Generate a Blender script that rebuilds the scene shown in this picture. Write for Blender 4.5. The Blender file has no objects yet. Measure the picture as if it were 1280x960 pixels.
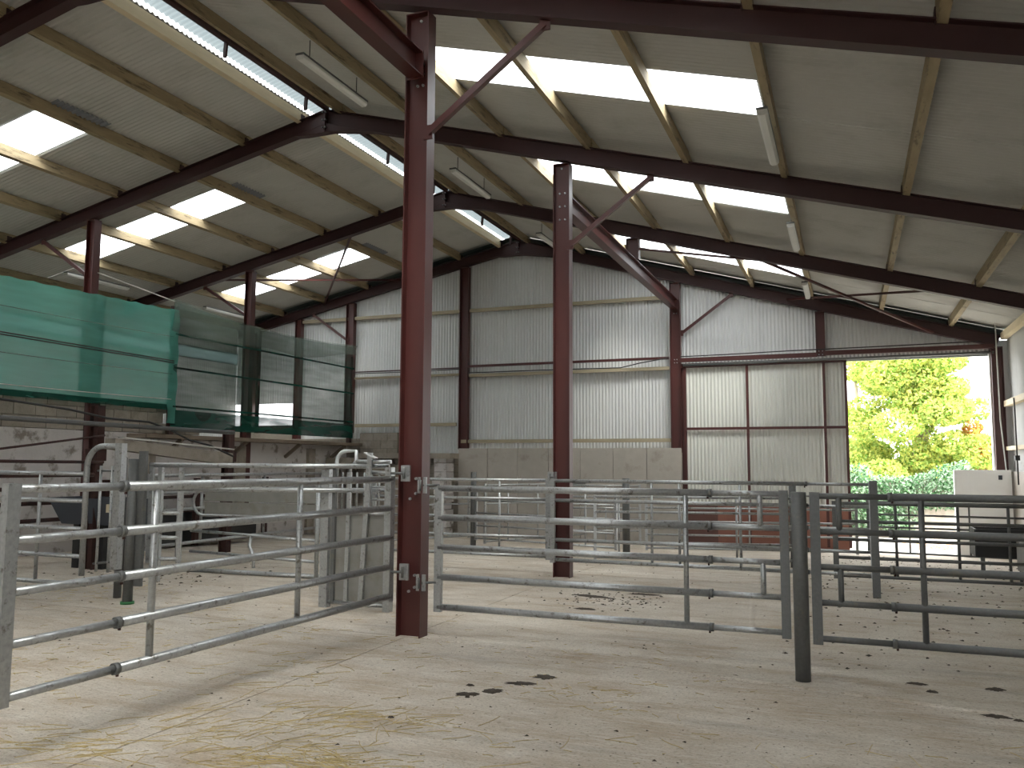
import bpy, math, random
from mathutils import Vector, Matrix
random.seed(7)
S = bpy.context.scene
C = S.collection
# ------------------------------------------------------------------ camera
cam_d = bpy.data.cameras.new('camera'); cam = bpy.data.objects.new('camera', cam_d); C.objects.link(cam)
cam_d.sensor_width = 36; cam_d.lens = 1053.8/1280*36; cam_d.clip_end = 500
R_ = Vector((0.92919305, 0.36956224, 0.00490219)); U_ = Vector((0.03049863, -0.08988788, 0.99548481)); F_ = Vector((-0.36833424, 0.92484805, 0.09479434))
cam.matrix_world = Matrix(((R_.x, U_.x, -F_.x, 0), (R_.y, U_.y, -F_.y, 0), (R_.z, U_.z, -F_.z, 1.6), (0, 0, 0, 1)))
S.camera = cam
# ------------------------------------------------------------------ sky and exposure
w = bpy.data.worlds.new('sky'); S.world = w; w.use_nodes = True
bg = w.node_tree.nodes['Background']; bg.inputs[0].default_value = (0.97, 0.985, 1.0, 1); bg.inputs[1].default_value = 1.2
sun_d = bpy.data.lights.new('sun', 'SUN'); sun_d.energy = 1.2; sun_d.angle = math.radians(25); sun_d.color = (1, .96, .88)
sun = bpy.data.objects.new('sun', sun_d); C.objects.link(sun); sun.rotation_euler = (math.radians(38), 0, math.radians(35))
S.view_settings.view_transform = 'Standard'; S.view_settings.look = 'None'; S.view_settings.gamma = 1
S.view_settings.use_curve_mapping = False; S.view_settings.exposure = 2.78

# ------------------------------------------------------------------ dimensions (metres)
XR, ZB, SL, SR = -7.97, 7.257, .2082, .2819          # ridge x, rafter underside at the ridge, roof slopes
FR = [7.063, 11.573, 16.095, 20.46]                  # the four frames along the shed
XC, XL, XE, XW = -3.842, -13.14, -17.2, 3.15         # inner column line, left column line, left eave, right wall
YS = -9.6                                            # front wall, behind the camera
BW = 20.6                                            # gable sheeting
def zraf(x): return ZB - (SR*(x-XR) if x > XR else SL*(XR-x))
def zroof(x): return zraf(x) + .44
def zfl(y): return 0.0 if y < 12 else -.034*(y-12)

# ------------------------------------------------------------------ materials
def mat(name, col, rough=.7, metal=0, var=.12, nscale=6, bump=.15, bscale=60, col2=None, c2lo=.5, c2hi=.7, c2scale=3, stretch=None, spec=.5, rnd=0, detail=6):
    m = bpy.data.materials.new(name); m.use_nodes = True; n = m.node_tree.nodes; l = m.node_tree.links
    b = n['Principled BSDF']; b.inputs['Roughness'].default_value = rough; b.inputs['Metallic'].default_value = metal
    b.inputs['Specular IOR Level'].default_value = spec
    tc = n.new('ShaderNodeTexCoord'); mp = n.new('ShaderNodeMapping'); l.new(tc.outputs['Object'], mp.inputs[0])
    if stretch: mp.inputs['Scale'].default_value = stretch
    nz = n.new('ShaderNodeTexNoise'); nz.inputs['Scale'].default_value = nscale; nz.inputs['Detail'].default_value = detail; l.new(mp.outputs[0], nz.inputs[0])
    mx = n.new('ShaderNodeMix'); mx.data_type = 'RGBA'
    mx.inputs[6].default_value = tuple(c*(1-var) for c in col)+(1,); mx.inputs[7].default_value = tuple(min(1, c*(1+var)) for c in col)+(1,)
    l.new(nz.outputs[0], mx.inputs[0]); out = mx.outputs[2]
    if col2:
        n2 = n.new('ShaderNodeTexNoise'); n2.inputs['Scale'].default_value = c2scale; n2.inputs['Detail'].default_value = 8; n2.inputs['Roughness'].default_value = .65; l.new(mp.outputs[0], n2.inputs[0])
        r = n.new('ShaderNodeMapRange'); r.inputs[1].default_value = c2lo; r.inputs[2].default_value = c2hi; l.new(n2.outputs[0], r.inputs[0])
        m2 = n.new('ShaderNodeMix'); m2.data_type = 'RGBA'; l.new(r.outputs[0], m2.inputs[0]); l.new(out, m2.inputs[6]); m2.inputs[7].default_value = col2+(1,); out = m2.outputs[2]
    if rnd:
        oi = n.new('ShaderNodeObjectInfo'); r = n.new('ShaderNodeMapRange'); r.inputs[3].default_value = 1-rnd; r.inputs[4].default_value = 1+rnd; l.new(oi.outputs['Random'], r.inputs[0])
        hs = n.new('ShaderNodeHueSaturation'); l.new(r.outputs[0], hs.inputs['Value']); l.new(out, hs.inputs['Color']); out = hs.outputs[0]
    l.new(out, b.inputs['Base Color'])
    if bump:
        n3 = n.new('ShaderNodeTexNoise'); n3.inputs['Scale'].default_value = bscale; n3.inputs['Detail'].default_value = 5; l.new(mp.outputs[0], n3.inputs[0])
        bp = n.new('ShaderNodeBump'); bp.inputs['Strength'].default_value = bump; bp.inputs['Distance'].default_value = .01; l.new(n3.outputs[0], bp.inputs['Height']); l.new(bp.outputs[0], b.inputs['Normal'])
    return m
M = {}
M['red'] = mat('red_oxide_paint', (.062, .0135, .011), .45, var=.18, nscale=3, bump=.04)
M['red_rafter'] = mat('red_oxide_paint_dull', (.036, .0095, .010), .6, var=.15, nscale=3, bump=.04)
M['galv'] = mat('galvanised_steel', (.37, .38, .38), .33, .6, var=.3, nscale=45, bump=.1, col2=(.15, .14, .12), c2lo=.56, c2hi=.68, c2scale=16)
M['galv_dull'] = mat('weathered_shaded_galvanised_steel', (.12, .123, .12), .5, .3, var=.22, nscale=40, bump=.06, col2=(.16, .15, .12), c2lo=.56, c2hi=.74, c2scale=10)  # weathered steel; its dark tone also paints shade on the right-hand front gates
M['sheet_pen'] = mat('dusty_galvanised_sheet', (.24, .235, .215), .6, .3, var=.2, nscale=8, bump=.1, col2=(.2, .18, .14), c2lo=.5, c2hi=.75, c2scale=5)
M['wood'] = mat('sawn_timber', (.30, .235, .135), .75, var=.3, nscale=3, bump=.15, bscale=20, stretch=(6, 1, 6), col2=(.09, .065, .035), c2lo=.54, c2hi=.68, c2scale=2.2)
M['wood_x'] = mat('sawn_timber_rail', (.36, .31, .21), .75, var=.22, nscale=3, bump=.15, bscale=20, stretch=(1, 6, 6), col2=(.2, .15, .08), c2lo=.62, c2hi=.78, c2scale=2.2)
M['wood_pale'] = mat('pale_and_lit_timber', (.66, .56, .38), .7, var=.15, nscale=3, bump=.1, bscale=20, stretch=(6, 1, 6))  # pale rails; also the ridge-side purlin, with light put into its colour
M['oldwood'] = mat('old_grey_timber', (.19, .15, .11), .85, var=.3, nscale=4, bump=.3, bscale=20)
M['roof'] = mat('fibre_cement_sheet', (.50, .495, .465), .85, var=.06, nscale=1.5, bump=.02, spec=.1, col2=(.40, .395, .36), c2lo=.5, c2hi=.8, c2scale=1.2, rnd=.03)
M['patch'] = mat('grey_sheet_end', (.20, .21, .23), .7, var=.08)
M['wall'] = mat('white_coated_sheet', (.60, .61, .60), .5, var=.05, nscale=2, bump=.02, rnd=.02)
M['door'] = mat('cream_coated_sheet', (.62, .63, .58), .55, var=.05, nscale=2, bump=.02, rnd=.02)
M['conc'] = mat('cast_concrete', (.40, .37, .325), .85, var=.14, nscale=5, bump=.25, bscale=40, col2=(.24, .21, .17), c2lo=.56, c2hi=.8, c2scale=2.5, rnd=.04)
M['block'] = mat('concrete_block', (.30, .265, .22), .9, var=.2, nscale=9, bump=.5, bscale=50, col2=(.17, .14, .11), c2lo=.5, c2hi=.8, c2scale=4, rnd=.12)
M['whitewash'] = mat('flaking_whitewash', (.54, .51, .49), .85, var=.12, nscale=4, bump=.4, bscale=18, col2=(.23, .2, .17), c2lo=.54, c2hi=.64, c2scale=2.6)
M['whitepaint'] = mat('white_wall_paint', (.93, .93, .91), .8, var=.04)
M['rust'] = mat('rusty_steel', (.05, .019, .015), .8, .1, var=.35, nscale=14, bump=.4, bscale=50, col2=(.02, .017, .016), c2lo=.5, c2hi=.7, c2scale=7)
M['brownply'] = mat('red_brown_board', (.24, .10, .07), .7, var=.15, nscale=4, bump=.05)
M['black'] = mat('black_cable_rubber', (.018, .018, .018), .6, bump=0)
M['trough'] = mat('dark_grey_plastic', (.045, .052, .065), .5, var=.1, bump=.05)
M['label'] = mat('cream_sticker', (.62, .55, .38), .7, bump=0)
M['dung'] = mat('dried_dung', (.06, .047, .035), .95, var=.4, nscale=40, bump=.8, bscale=70)
M['straw'] = mat('straw', (.55, .43, .20), .7, var=.3, nscale=8, bump=0)
M['lamp'] = mat('white_lamp_plastic', (.62, .62, .58), .4, var=.04, bump=0)
M['rope'] = mat('pale_rope', (.6, .6, .56), .8, bump=0)
M['flash'] = mat('dark_green_grey_flashing', (.07, .09, .085), .6, bump=0)
M['bark'] = mat('bark', (.30, .25, .18), .9, var=.3, nscale=20, bump=.5)
M['yard'] = mat('pale_yard_concrete', (.62, .60, .55), .9, var=.12, nscale=2, bump=.2)
M['grass'] = mat('field_grass', (.24, .235, .19), .9, var=.2, nscale=3, bump=.3)

def floor_mat():
    m = bpy.data.materials.new('brushed_shed_concrete'); m.use_nodes = True; n = m.node_tree.nodes; l = m.node_tree.links
    b = n['Principled BSDF']; tc = n.new('ShaderNodeTexCoord')
    def nz(scale, det=8, st=None, rough=.6):
        mp = n.new('ShaderNodeMapping'); l.new(tc.outputs['Object'], mp.inputs[0])
        if st: mp.inputs['Scale'].default_value = st
        t = n.new('ShaderNodeTexNoise'); t.inputs['Scale'].default_value = scale; t.inputs['Detail'].default_value = det; t.inputs['Roughness'].default_value = rough; l.new(mp.outputs[0], t.inputs[0]); return t.outputs[0]
    def rng(src, a, b_, c=0, d=1):
        r = n.new('ShaderNodeMapRange'); r.inputs[1].default_value = a; r.inputs[2].default_value = b_; r.inputs[3].default_value = c; r.inputs[4].default_value = d; l.new(src, r.inputs[0]); return r.outputs[0]
    def mix(f, a, b_):
        x = n.new('ShaderNodeMix'); x.data_type = 'RGBA'; l.new(f, x.inputs[0])
        for s, i in ((a, 6), (b_, 7)):
            if isinstance(s, tuple): x.inputs[i].default_value = s+(1,)
            else: l.new(s, x.inputs[i])
        return x.outputs[2]
    base = mix(rng(nz(.9), .35, .65), (.50, .43, .345), (.68, .62, .535))
    base = mix(rng(nz(2.2, st=(.5, 1.6, 1)), .47, .66, 0, .8), base, (.43, .335, .235))
    base = mix(rng(nz(1.3, st=(.35, 2.2, 1)), .56, .72, 0, .6), base, (.30, .265, .225))
    base = mix(rng(nz(5, st=(.6, 1.6, 1)), .58, .72, 0, .5), base, (.66, .64, .59))
    base = mix(rng(nz(34, 6), .57, .68, 0, .75), base, (.20, .165, .12))
    base = mix(rng(nz(110, 5, st=(.5, 1.3, 1)), .48, .64, 0, .55), base, (.27, .225, .17))
    base = mix(rng(nz(16, 6, st=(.3, 2.2, 1)), .54, .68, 0, .5), base, (.72, .69, .62))
    base = mix(rng(nz(70, 4, st=(.25, 2.4, 1)), .50, .66, 0, .6), base, (.30, .26, .2))
    l.new(base, b.inputs['Base Color']); b.inputs['Roughness'].default_value = .85
    bp = n.new('ShaderNodeBump'); bp.inputs['Strength'].default_value = .7; bp.inputs['Distance'].default_value = .015
    l.new(nz(22, 9, st=(.35, 3.0, 1), rough=.7), bp.inputs['Height']); l.new(bp.outputs[0], b.inputs['Normal'])
    return m
M['floor'] = floor_mat()
M['joint'] = mat('dirty_joint', (.16, .135, .105), .95, bump=.2)

def net_mat(name, col, see, trans):
    m = bpy.data.materials.new(name); m.use_nodes = True; n = m.node_tree.nodes; l = m.node_tree.links
    n.remove(n['Principled BSDF']); out = n['Material Output']
    tc = n.new('ShaderNodeTexCoord'); wv = n.new('ShaderNodeTexNoise'); wv.inputs['Scale'].default_value = 3
    mp = n.new('ShaderNodeMapping'); mp.inputs['Scale'].default_value = (1, .35, 2.5); l.new(tc.outputs['Object'], mp.inputs[0]); l.new(mp.outputs[0], wv.inputs[0])
    d = n.new('ShaderNodeBsdfDiffuse'); t = n.new('ShaderNodeBsdfTranslucent'); p = n.new('ShaderNodeBsdfTransparent')
    d.inputs[0].default_value = col+(1,); t.inputs[0].default_value = col+(1,)
    a = n.new('ShaderNodeMixShader'); a.inputs[0].default_value = trans; l.new(d.outputs[0], a.inputs[1]); l.new(t.outputs[0], a.inputs[2])
    r = n.new('ShaderNodeMapRange'); r.inputs[1].default_value = .3; r.inputs[2].default_value = .7; r.inputs[3].default_value = see-.07; r.inputs[4].default_value = see+.07; l.new(wv.outputs[0], r.inputs[0])
    b = n.new('ShaderNodeMixShader'); l.new(r.outputs[0], b.inputs[0]); l.new(a.outputs[0], b.inputs[1]); l.new(p.outputs[0], b.inputs[2]); l.new(b.outputs[0], out.inputs[0])
    return m
M['net'] = net_mat('green_windbreak_mesh', (.12, .38, .31), .28, .5)
M['net_dark'] = net_mat('shaded_green_windbreak_mesh', (.05, .09, .075), .40, .4)  # green mesh darkened in colour to stand for the dim space behind
M['net_fold'] = net_mat('pale_green_mesh_fold', (.20, .25, .21), .52, .4)
M['net_hem'] = net_mat('doubled_green_mesh', (.014, .075, .055), .12, .3)
def sky_mat():
    m = bpy.data.materials.new('translucent_rooflight'); m.use_nodes = True; n = m.node_tree.nodes; l = m.node_tree.links
    n.remove(n['Principled BSDF']); p = n.new('ShaderNodeBsdfTransparent'); t = n.new('ShaderNodeBsdfTranslucent'); p.inputs[0].default_value = (.92, .95, .97, 1); t.inputs[0].default_value = (.95, .97, .97, 1)
    a = n.new('ShaderNodeMixShader'); a.inputs[0].default_value = .35; l.new(p.outputs[0], a.inputs[1]); l.new(t.outputs[0], a.inputs[2]); l.new(a.outputs[0], n['Material Output'].inputs[0]); return m
M['sky'] = sky_mat()
def ridge_mat():
    m = bpy.data.materials.new('milky_ridge_sheet'); m.use_nodes = True; n = m.node_tree.nodes; l = m.node_tree.links
    n.remove(n['Principled BSDF']); p = n.new('ShaderNodeBsdfDiffuse'); t = n.new('ShaderNodeBsdfTranslucent'); p.inputs[0].default_value = (.5, .54, .54, 1); t.inputs[0].default_value = (.068, .080, .083, 1)
    a = n.new('ShaderNodeMixShader'); a.inputs[0].default_value = .8; l.new(p.outputs[0], a.inputs[1]); l.new(t.outputs[0], a.inputs[2]); l.new(a.outputs[0], n['Material Output'].inputs[0]); return m
M['ridge'] = ridge_mat()
M['strip'] = M['ridge'].copy(); M['strip'].name = 'milky_side_light'; M['strip'].node_tree.nodes['Translucent BSDF'].inputs[0].default_value = (.2, .24, .24, 1)
def leaf_mat(name, col):
    m = bpy.data.materials.new(name); m.use_nodes = True; n = m.node_tree.nodes; l = m.node_tree.links
    n.remove(n['Principled BSDF']); p = n.new('ShaderNodeBsdfDiffuse'); t = n.new('ShaderNodeBsdfTranslucent')
    nz = n.new('ShaderNodeTexNoise'); nz.inputs['Scale'].default_value = 2.0; tc = n.new('ShaderNodeTexCoord'); l.new(tc.outputs['Object'], nz.inputs[0])
    hs = n.new('ShaderNodeHueSaturation'); hs.inputs['Color'].default_value = col+(1,); r = n.new('ShaderNodeMapRange'); r.inputs[1].default_value = .3; r.inputs[2].default_value = .7; r.inputs[3].default_value = .75; r.inputs[4].default_value = 1.15
    l.new(nz.outputs[0], r.inputs[0]); l.new(r.outputs[0], hs.inputs['Value']); l.new(hs.outputs[0], p.inputs[0]); l.new(hs.outputs[0], t.inputs[0])
    a = n.new('ShaderNodeMixShader'); a.inputs[0].default_value = .45; l.new(p.outputs[0], a.inputs[1]); l.new(t.outputs[0], a.inputs[2]); l.new(a.outputs[0], n['Material Output'].inputs[0]); return m

# ------------------------------------------------------------------ mesh helpers
class MB:
    def __init__(s): s.v = []; s.f = []; s.sm = []
    def add(s, vs, fs, smooth=False):
        o = len(s.v); s.v += [tuple(p) for p in vs]; s.f += [tuple(i+o for i in f) for f in fs]; s.sm += [smooth]*len(fs); return s
    def box(s, x0, x1, y0, y1, z0, z1):
        v = [(x, y, z) for x in (x0, x1) for y in (y0, y1) for z in (z0, z1)]
        return s.add(v, [(0, 1, 3, 2), (4, 6, 7, 5), (0, 4, 5, 1), (2, 3, 7, 6), (0, 2, 6, 4), (1, 5, 7, 3)])
    def bar(s, p, q, w, h, up=(0, 0, 1)):               # rectangular bar from p to q
        p, q = Vector(p), Vector(q); d = (q-p).normalized(); up = Vector(up)
        if abs(d.dot(up)) > .98: up = Vector((0, 1, 0))
        a = d.cross(up).normalized(); b = a.cross(d).normalized(); a *= w/2; b *= h/2
        v = [c+i*a+j*b for c in (p, q) for i, j in ((-1, -1), (1, -1), (1, 1), (-1, 1))]
        return s.add(v, [(3, 2, 1, 0), (4, 5, 6, 7), (0, 1, 5, 4), (1, 2, 6, 5), (2, 3, 7, 6), (3, 0, 4, 7)])
    def prof(s, p, q, pts, up=(0, 0, 1)):                # polygon profile swept from p to q; pts in (side, up)
        p, q = Vector(p), Vector(q); d = (q-p).normalized(); up = Vector(up)
        a = d.cross(up).normalized(); b = a.cross(d).normalized(); n = len(pts)
        v = [c+x*a+y*b for c in (p, q) for x, y in pts]
        return s.add(v, [tuple(range(n-1, -1, -1)), tuple(range(n, 2*n))]+[(i, (i+1) % n, n+(i+1) % n, n+i) for i in range(n)])
    def ibeam(s, p, q, depth, width, up=(0, 0, 1), tf=.012, tw=.009):
        D, W = depth/2, width/2; t = tw/2
        return s.prof(p, q, [(-W, -D), (W, -D), (W, -D+tf), (t, -D+tf), (t, D-tf), (W, D-tf), (W, D), (-W, D), (-W, D-tf), (-t, D-tf), (-t, -D+tf), (-W, -D+tf)], up)
    def tube(s, pts, r, n=10, rs=None):
        pts = [Vector(p) for p in pts]; k = len(pts); rings = []; a = None
        for i, p in enumerate(pts):
            d = (pts[min(i+1, k-1)]-pts[max(i-1, 0)]).normalized()
            if a is None: a = d.orthogonal().normalized()
            a = (a-d*a.dot(d)).normalized(); b = d.cross(a); rr = rs[i] if rs else r
            rings.append([p+rr*(math.cos(2*math.pi*j/n)*a+math.sin(2*math.pi*j/n)*b) for j in range(n)])
        o = len(s.v); s.v += [tuple(x) for R in rings for x in R]
        for i in range(k-1):
            for j in range(n):
                s.f.append((o+i*n+j, o+i*n+(j+1) % n, o+(i+1)*n+(j+1) % n, o+(i+1)*n+j)); s.sm.append(True)
        s.f.append(tuple(o+j for j in range(n-1, -1, -1))); s.f.append(tuple(o+(k-1)*n+j for j in range(n))); s.sm += [False, False]
        return s
    def grid(s, nu, nv, fn, smooth=True):
        v = [fn(i, j) for i in range(nu) for j in range(nv)]
        return s.add(v, [(i*nv+j, i*nv+j+1, (i+1)*nv+j+1, (i+1)*nv+j) for i in range(nu-1) for j in range(nv-1)], smooth)
    def build(s, name, m, parent=None, **props):
        o = Vector(parent['_w']) if parent is not None else Vector(props.pop('origin', (0, 0, 0)))
        me = bpy.data.meshes.new(name); me.from_pydata([(x-o.x, y-o.y, z-o.z) for x, y, z in s.v], [], s.f)
        me.polygons.foreach_set('use_smooth', s.sm); me.update()
        ms = m if isinstance(m, (list, tuple)) else [m]
        for q in ms: me.materials.append(q)
        ob = bpy.data.objects.new(name, me); C.objects.link(ob)
        if parent is not None: ob.parent = parent; ob['_w'] = parent['_w']
        else: ob.location = o; ob['_w'] = tuple(o)
        for k, v in props.items(): ob[k] = v
        return ob
def thing(name, label, cat, loc=(0, 0, 0), group=None):
    o = bpy.data.objects.new(name, None); C.objects.link(o); o.location = loc; o.empty_display_size = .1
    o['_w'] = tuple(loc); o['label'] = label; o['category'] = cat
    if group: o['group'] = group
    return o
def tag(o, label, cat, group=None):
    o['label'] = label; o['category'] = cat
    if group: o['group'] = group
    return o
def recalc(ob):
    import bmesh
    bm = bmesh.new(); bm.from_mesh(ob.data); bmesh.ops.recalc_face_normals(bm, faces=bm.faces); bm.to_mesh(ob.data); bm.free(); return ob
def arc(c, r, a0, a1, n, u, v):                          # points on an arc about c in the plane u,v
    c, u, v = Vector(c), Vector(u), Vector(v)
    return [c+r*(math.cos(a0+(a1-a0)*i/n)*u+math.sin(a0+(a1-a0)*i/n)*v) for i in range(n+1)]

# ================================================================== SETTING
# ---- floor: slabs on a dirty bed
YB = [YS, 2.75, 7.1, 12, 16.2, 20.7]; XB = [XE, -13.0, -8.35, -3.87, 3.3]
fl = MB()
def yb(i, x): return YB[i]-(.153*(x+3.87) if (i == 2 and x > -3.87) else 0)
for a, b in ((YS, 12), (12, 20.9)):
    fl.add([(XE-.2, a, zfl(a)-.03), (3.4, a, zfl(a)-.03), (3.4, b, zfl(b)-.03), (XE-.2, b, zfl(b)-.03)], [(0, 1, 2, 3)])
floor = fl.build('floor', M['joint'], kind='structure')
for i in range(5):
    for j in range(4):
        x0, x1 = XB[j]+.005, XB[j+1]-.005; c = []
        for x, k, e in ((x0, i, .005), (x1, i, .005), (x1, i+1, -.005), (x0, i+1, -.005)):
            y = yb(k, x)+e; c.append((x, y, zfl(y)))
        m = MB(); m.add(c+[(x, y, z-.1) for x, y, z in c], [(0, 1, 2, 3), (7, 6, 5, 4), (0, 4, 5, 1), (1, 5, 6, 2), (2, 6, 7, 3), (3, 7, 4, 0)])
        m.build('floor_slab', M['floor'], floor)
kb = MB()
for k in range(12):
    xa, xb_ = -3.6+k*.58, -3.6+(k+1)*.58
    kb.add([(x, 7.1-.153*(x+3.87)+dy, zz) for x in (xa, xb_) for dy, zz in ((.006, .0005), (.03, .012), (.11, .012), (.16, .0005))],
           [(0, 4, 5, 1), (1, 5, 6, 2), (2, 6, 7, 3)])
kb.build('trim_1', M['floor'], kind='structure')

# ---- yard and field outside
yd = MB(); yd.add([(-60, 20.72, -.33), (70, 20.72, -.33), (70, 30, -.33), (-60, 30, -.33)], [(0, 1, 2, 3)])
yard = yd.build('yard', M['yard'], kind='structure')
fd = MB(); fd.add([(-150, -60, -.36), (150, -60, -.36), (150, 180, -.36), (-150, 180, -.36)], [(0, 1, 2, 3)])
fd.build('field', M['grass'], kind='structure')

# ---- ceiling: sheets, rooflights, purlins
PIT = .09
cap = MB()
ceiling = cap.add([(XR-.12, YS, ZB+.50), (XR, YS, ZB+.535), (XR+.3, YS, ZB+.46), (XR-.12, 20.7, ZB+.50), (XR, 20.7, ZB+.535), (XR+.3, 20.7, ZB+.46)],
                  [(0, 1, 4, 3), (1, 2, 5, 4)]).build('ceiling', M['roof'], kind='structure')
def roof_piece(x0, x1, y0, y1, name, m, dz=0):
    y1 += .03; n = max(2, int(round((y1-y0)/PIT*6)))
    def fn(i, j):
        y = y0+(y1-y0)*i/n; x = x0 if j == 0 else x1
        return (x, y, zroof(x)+dz+.014*math.sin(2*math.pi*y/PIT))
    return MB().grid(n+1, 2, fn).build(name, m, ceiling)
def strips(breaks, lo):
    out = []; y = lo
    for a, b in breaks:
        k = max(1, int(round((a-y)/1.02)))
        out += [(y+(a-y)*i/k, y+(a-y)*(i+1)/k, False) for i in range(k)]; out.append((a, b, True)); y = b
    k = max(1, int(round((20.7-y)/1.02))); out += [(y+(20.7-y)*i/k, y+(20.7-y)*(i+1)/k, False) for i in range(k)]
    return out
for y0, y1, sk in strips([(-8.6, -7.6), (-4.2, -3.2), (0, 1), (4.4, 5.4), (8.92, 9.88), (13.1, 14.05), (18.1, 19.05)], YS):
    if sk:
        roof_piece(XR+.1, -4.81, y0, y1, 'roof_sheet', M['roof']); roof_piece(-4.81, -.79, y0, y1, 'roof_light', M['sky']); roof_piece(-.79, 3.3, y0, y1, 'roof_sheet', M['roof'])
    else:
        roof_piece(XR+.1, -2.2, y0, y1, 'roof_sheet', M['roof']); roof_piece(-2.0, 3.3, y0, y1, 'roof_sheet', M['roof'], -.006); roof_piece(-2.2, -2.0, y0, y1, 'roof_sheet', M['roof'])
for y0, y1, sk in strips([(-8.6, -7.6), (-4.2, -3.2), (0, 1), (4.4, 5.4), (8.85, 9.82), (12.85, 13.75), (17.68, 18.68)], YS):
    if sk:
        roof_piece(XR-.5, -11.4, y0, y1, 'roof_sheet', M['roof']); roof_piece(-11.4, -15.45, y0, y1, 'roof_light', M['sky']); roof_piece(-15.45, -17.5, y0, y1, 'roof_sheet', M['roof'])
        roof_piece(-10.92, -11.2, y0, y1, 'sheet_lap', M['patch'], -.035)
    else:
        roof_piece(XR-.5, -12.6, y0, y1, 'roof_sheet', M['roof']); roof_piece(-12.4, -17.5, y0, y1, 'roof_sheet', M['roof'], -.006)
for k in range(30):                                      # milky strip beside the ridge
    y0 = YS+k*1.009
    n = 60
    MB().grid(n+1, 2, lambda i, j: ((XR-.5 if j == 0 else XR-.06), y0+1.009*i/n, (zroof(XR-.5)+.07 if j == 0 else ZB+.51)+.011*math.sin(2*math.pi*(y0+1.009*i/n)/PIT)), False).build('ridge_light', M['ridge'], ceiling)
PX = [-7.72, -6.2, -4.81, -3.411, -2.002, -.676, .782, 2.15]; PXL = [-8.52, -9.69, -11.12, -12.576, -14.0, -15.45, -17.0]
for x in PX+PXL:
    s = -SR if x > XR else SL; z0 = zroof(x)-.012
    bays = [YS, -1.8, FR[0]-4.4, FR[0], FR[1], FR[2], 20.58]
    for a, b in zip(bays[:-1], bays[1:]):
        m = MB(); j = random.uniform(-.012, .012)
        h = .175; W = .042
        m.add([(x+W*i+j, y, z0-h*k+s*W*i-.012) for y in (a+.01, b-.01) for i, k in ((-1, 1), (1, 1), (1, 0), (-1, 0))],
              [(3, 2, 1, 0), (4, 5, 6, 7), (0, 1, 5, 4), (1, 2, 6, 5), (2, 3, 7, 6), (3, 0, 4, 7)])
        m.build('purlin', M['wood_pale'] if x in (-8.52,) else M['wood'], ceiling)  # purlin beside the ridge strip is paler to paint in the gap light
fa = MB()                                                # dark verge flashing over the gable rafter
for x0, x1 in ((XE, XR), (XR, 3.2)):
    fa.add([(x, BW-.02-.3*k, zroof(x)-.05-.16*k*0-.03) for x in (x0, x1) for k in (0, 1)]+[(x, BW-.02, zroof(x)-.22) for x in (x0, x1)], [(0, 2, 3, 1), (0, 4, 5, 2)])
fa.build('verge_flashing', M['flash'], ceiling)

# ---- gable wall
PW = .085
def wall_sheet(parent, a, b, zlo, zhi, m=None, const=BW, axis='x', name='wall_sheet', amp=.016):
    n = max(2, int(round(abs(b-a)/PW*6)))
    def fn(i, j):
        t = a+(b-a)*i/n; o = const+amp*math.sin(2*math.pi*t/PW)
        lo = zlo(t) if callable(zlo) else zlo; hi = zhi(t) if callable(zhi) else zhi
        z = lo if j == 0 else hi
        return (t, o, z) if axis == 'x' else (o, t, z)
    return MB().grid(n+1, 2, fn).build(name, m or M['wall'], parent)
def fill_wall(parent, a, b, zlo, zhi, step=1.0, **k):
    n = max(1, int(round((b-a)/step)))
    for i in range(n): wall_sheet(parent, a+(b-a)*i/n, a+(b-a)*(i+1)/n+(.02 if i < n-1 else 0), zlo, zhi, **k)
wb = MB(); wb.box(-9.62, -3.72, 20.42, 20.75, -.4, 1.9)
wall_back = wb.build('wall_back', M['conc'], kind='structure')
zr_ = lambda x: zroof(x)-.03
fill_wall(wall_back, -9.56, -3.7, 1.95, zr_)
fill_wall(wall_back, -12.85, -9.56, 1.86, zr_)
fill_wall(wall_back, -14.97, -12.85, 2.26, zr_)
fill_wall(wall_back, -17.2, -14.97, 3.35, zr_)
fill_wall(wall_back, -3.7, 3.1, 4.06, zr_)
for i in range(7):                                       # precast panels with open joints
    x0 = -9.62+i*.843; m = MB(); m.box(x0+.006, x0+.837, 20.33, 20.43, -.35, 2.01+random.uniform(-.004, .004)); m.build('concrete_panel', M['conc'], wall_back)
for x0, x1, z1 in ((-17.2, -12.7, 2.3), (-12.7, -11.5, 2.46), (-11.5, -9.64, 1.86)):
    z = -.35; r = 0
    while z < z1-.02:
        h = min(.215, z1-z); x = x0; first = True
        while x < x1-.02:
            L = (.22 if (r % 2 and first) else .44); first = False; L = min(L, x1-x)
            m = MB(); d = random.uniform(0, .012); m.box(x+.006, x+L-.006, 20.38+d, 20.66, z+.005, z+h-.005); m.build('concrete_block', M['block'], wall_back); x += L
        z += h; r += 1
MB().box(-17.2, -9.66, 20.42, 20.62, -.4, 1.8).box(-17.2, -12.7, 20.42, 20.62, 1.8, 2.29).box(-12.7, -11.5, 20.42, 20.62, 1.8, 2.45).build('mortar_core', M['joint'], wall_back)
MB().box(-17.2, -14.97, 20.45, 20.62, 2.3, 2.7).build('sill_block', M['block'], wall_back)
def rail(parent, x0, x1, z, m, h=.09, d=.07, y=20.5, name='timber_rail'):
    return MB().box(x0, x1, y-d, y, z-h/2, z+h/2).build(name, m, parent)
for x0, x1 in ((-13.0, -9.66), (-9.38, -4.0)):
    rail(wall_back, x0, x1, 5.72, M['wood_x']); 
rail(wall_back, -14.8, -13.2, 5.72, M['wood_x'])
rail(wall_back, -12.95, -9.66, 4.0, M['wood_x'], .06); rail(wall_back, -9.38, -4.0, 3.96, M['wood_x'], .08)
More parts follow.
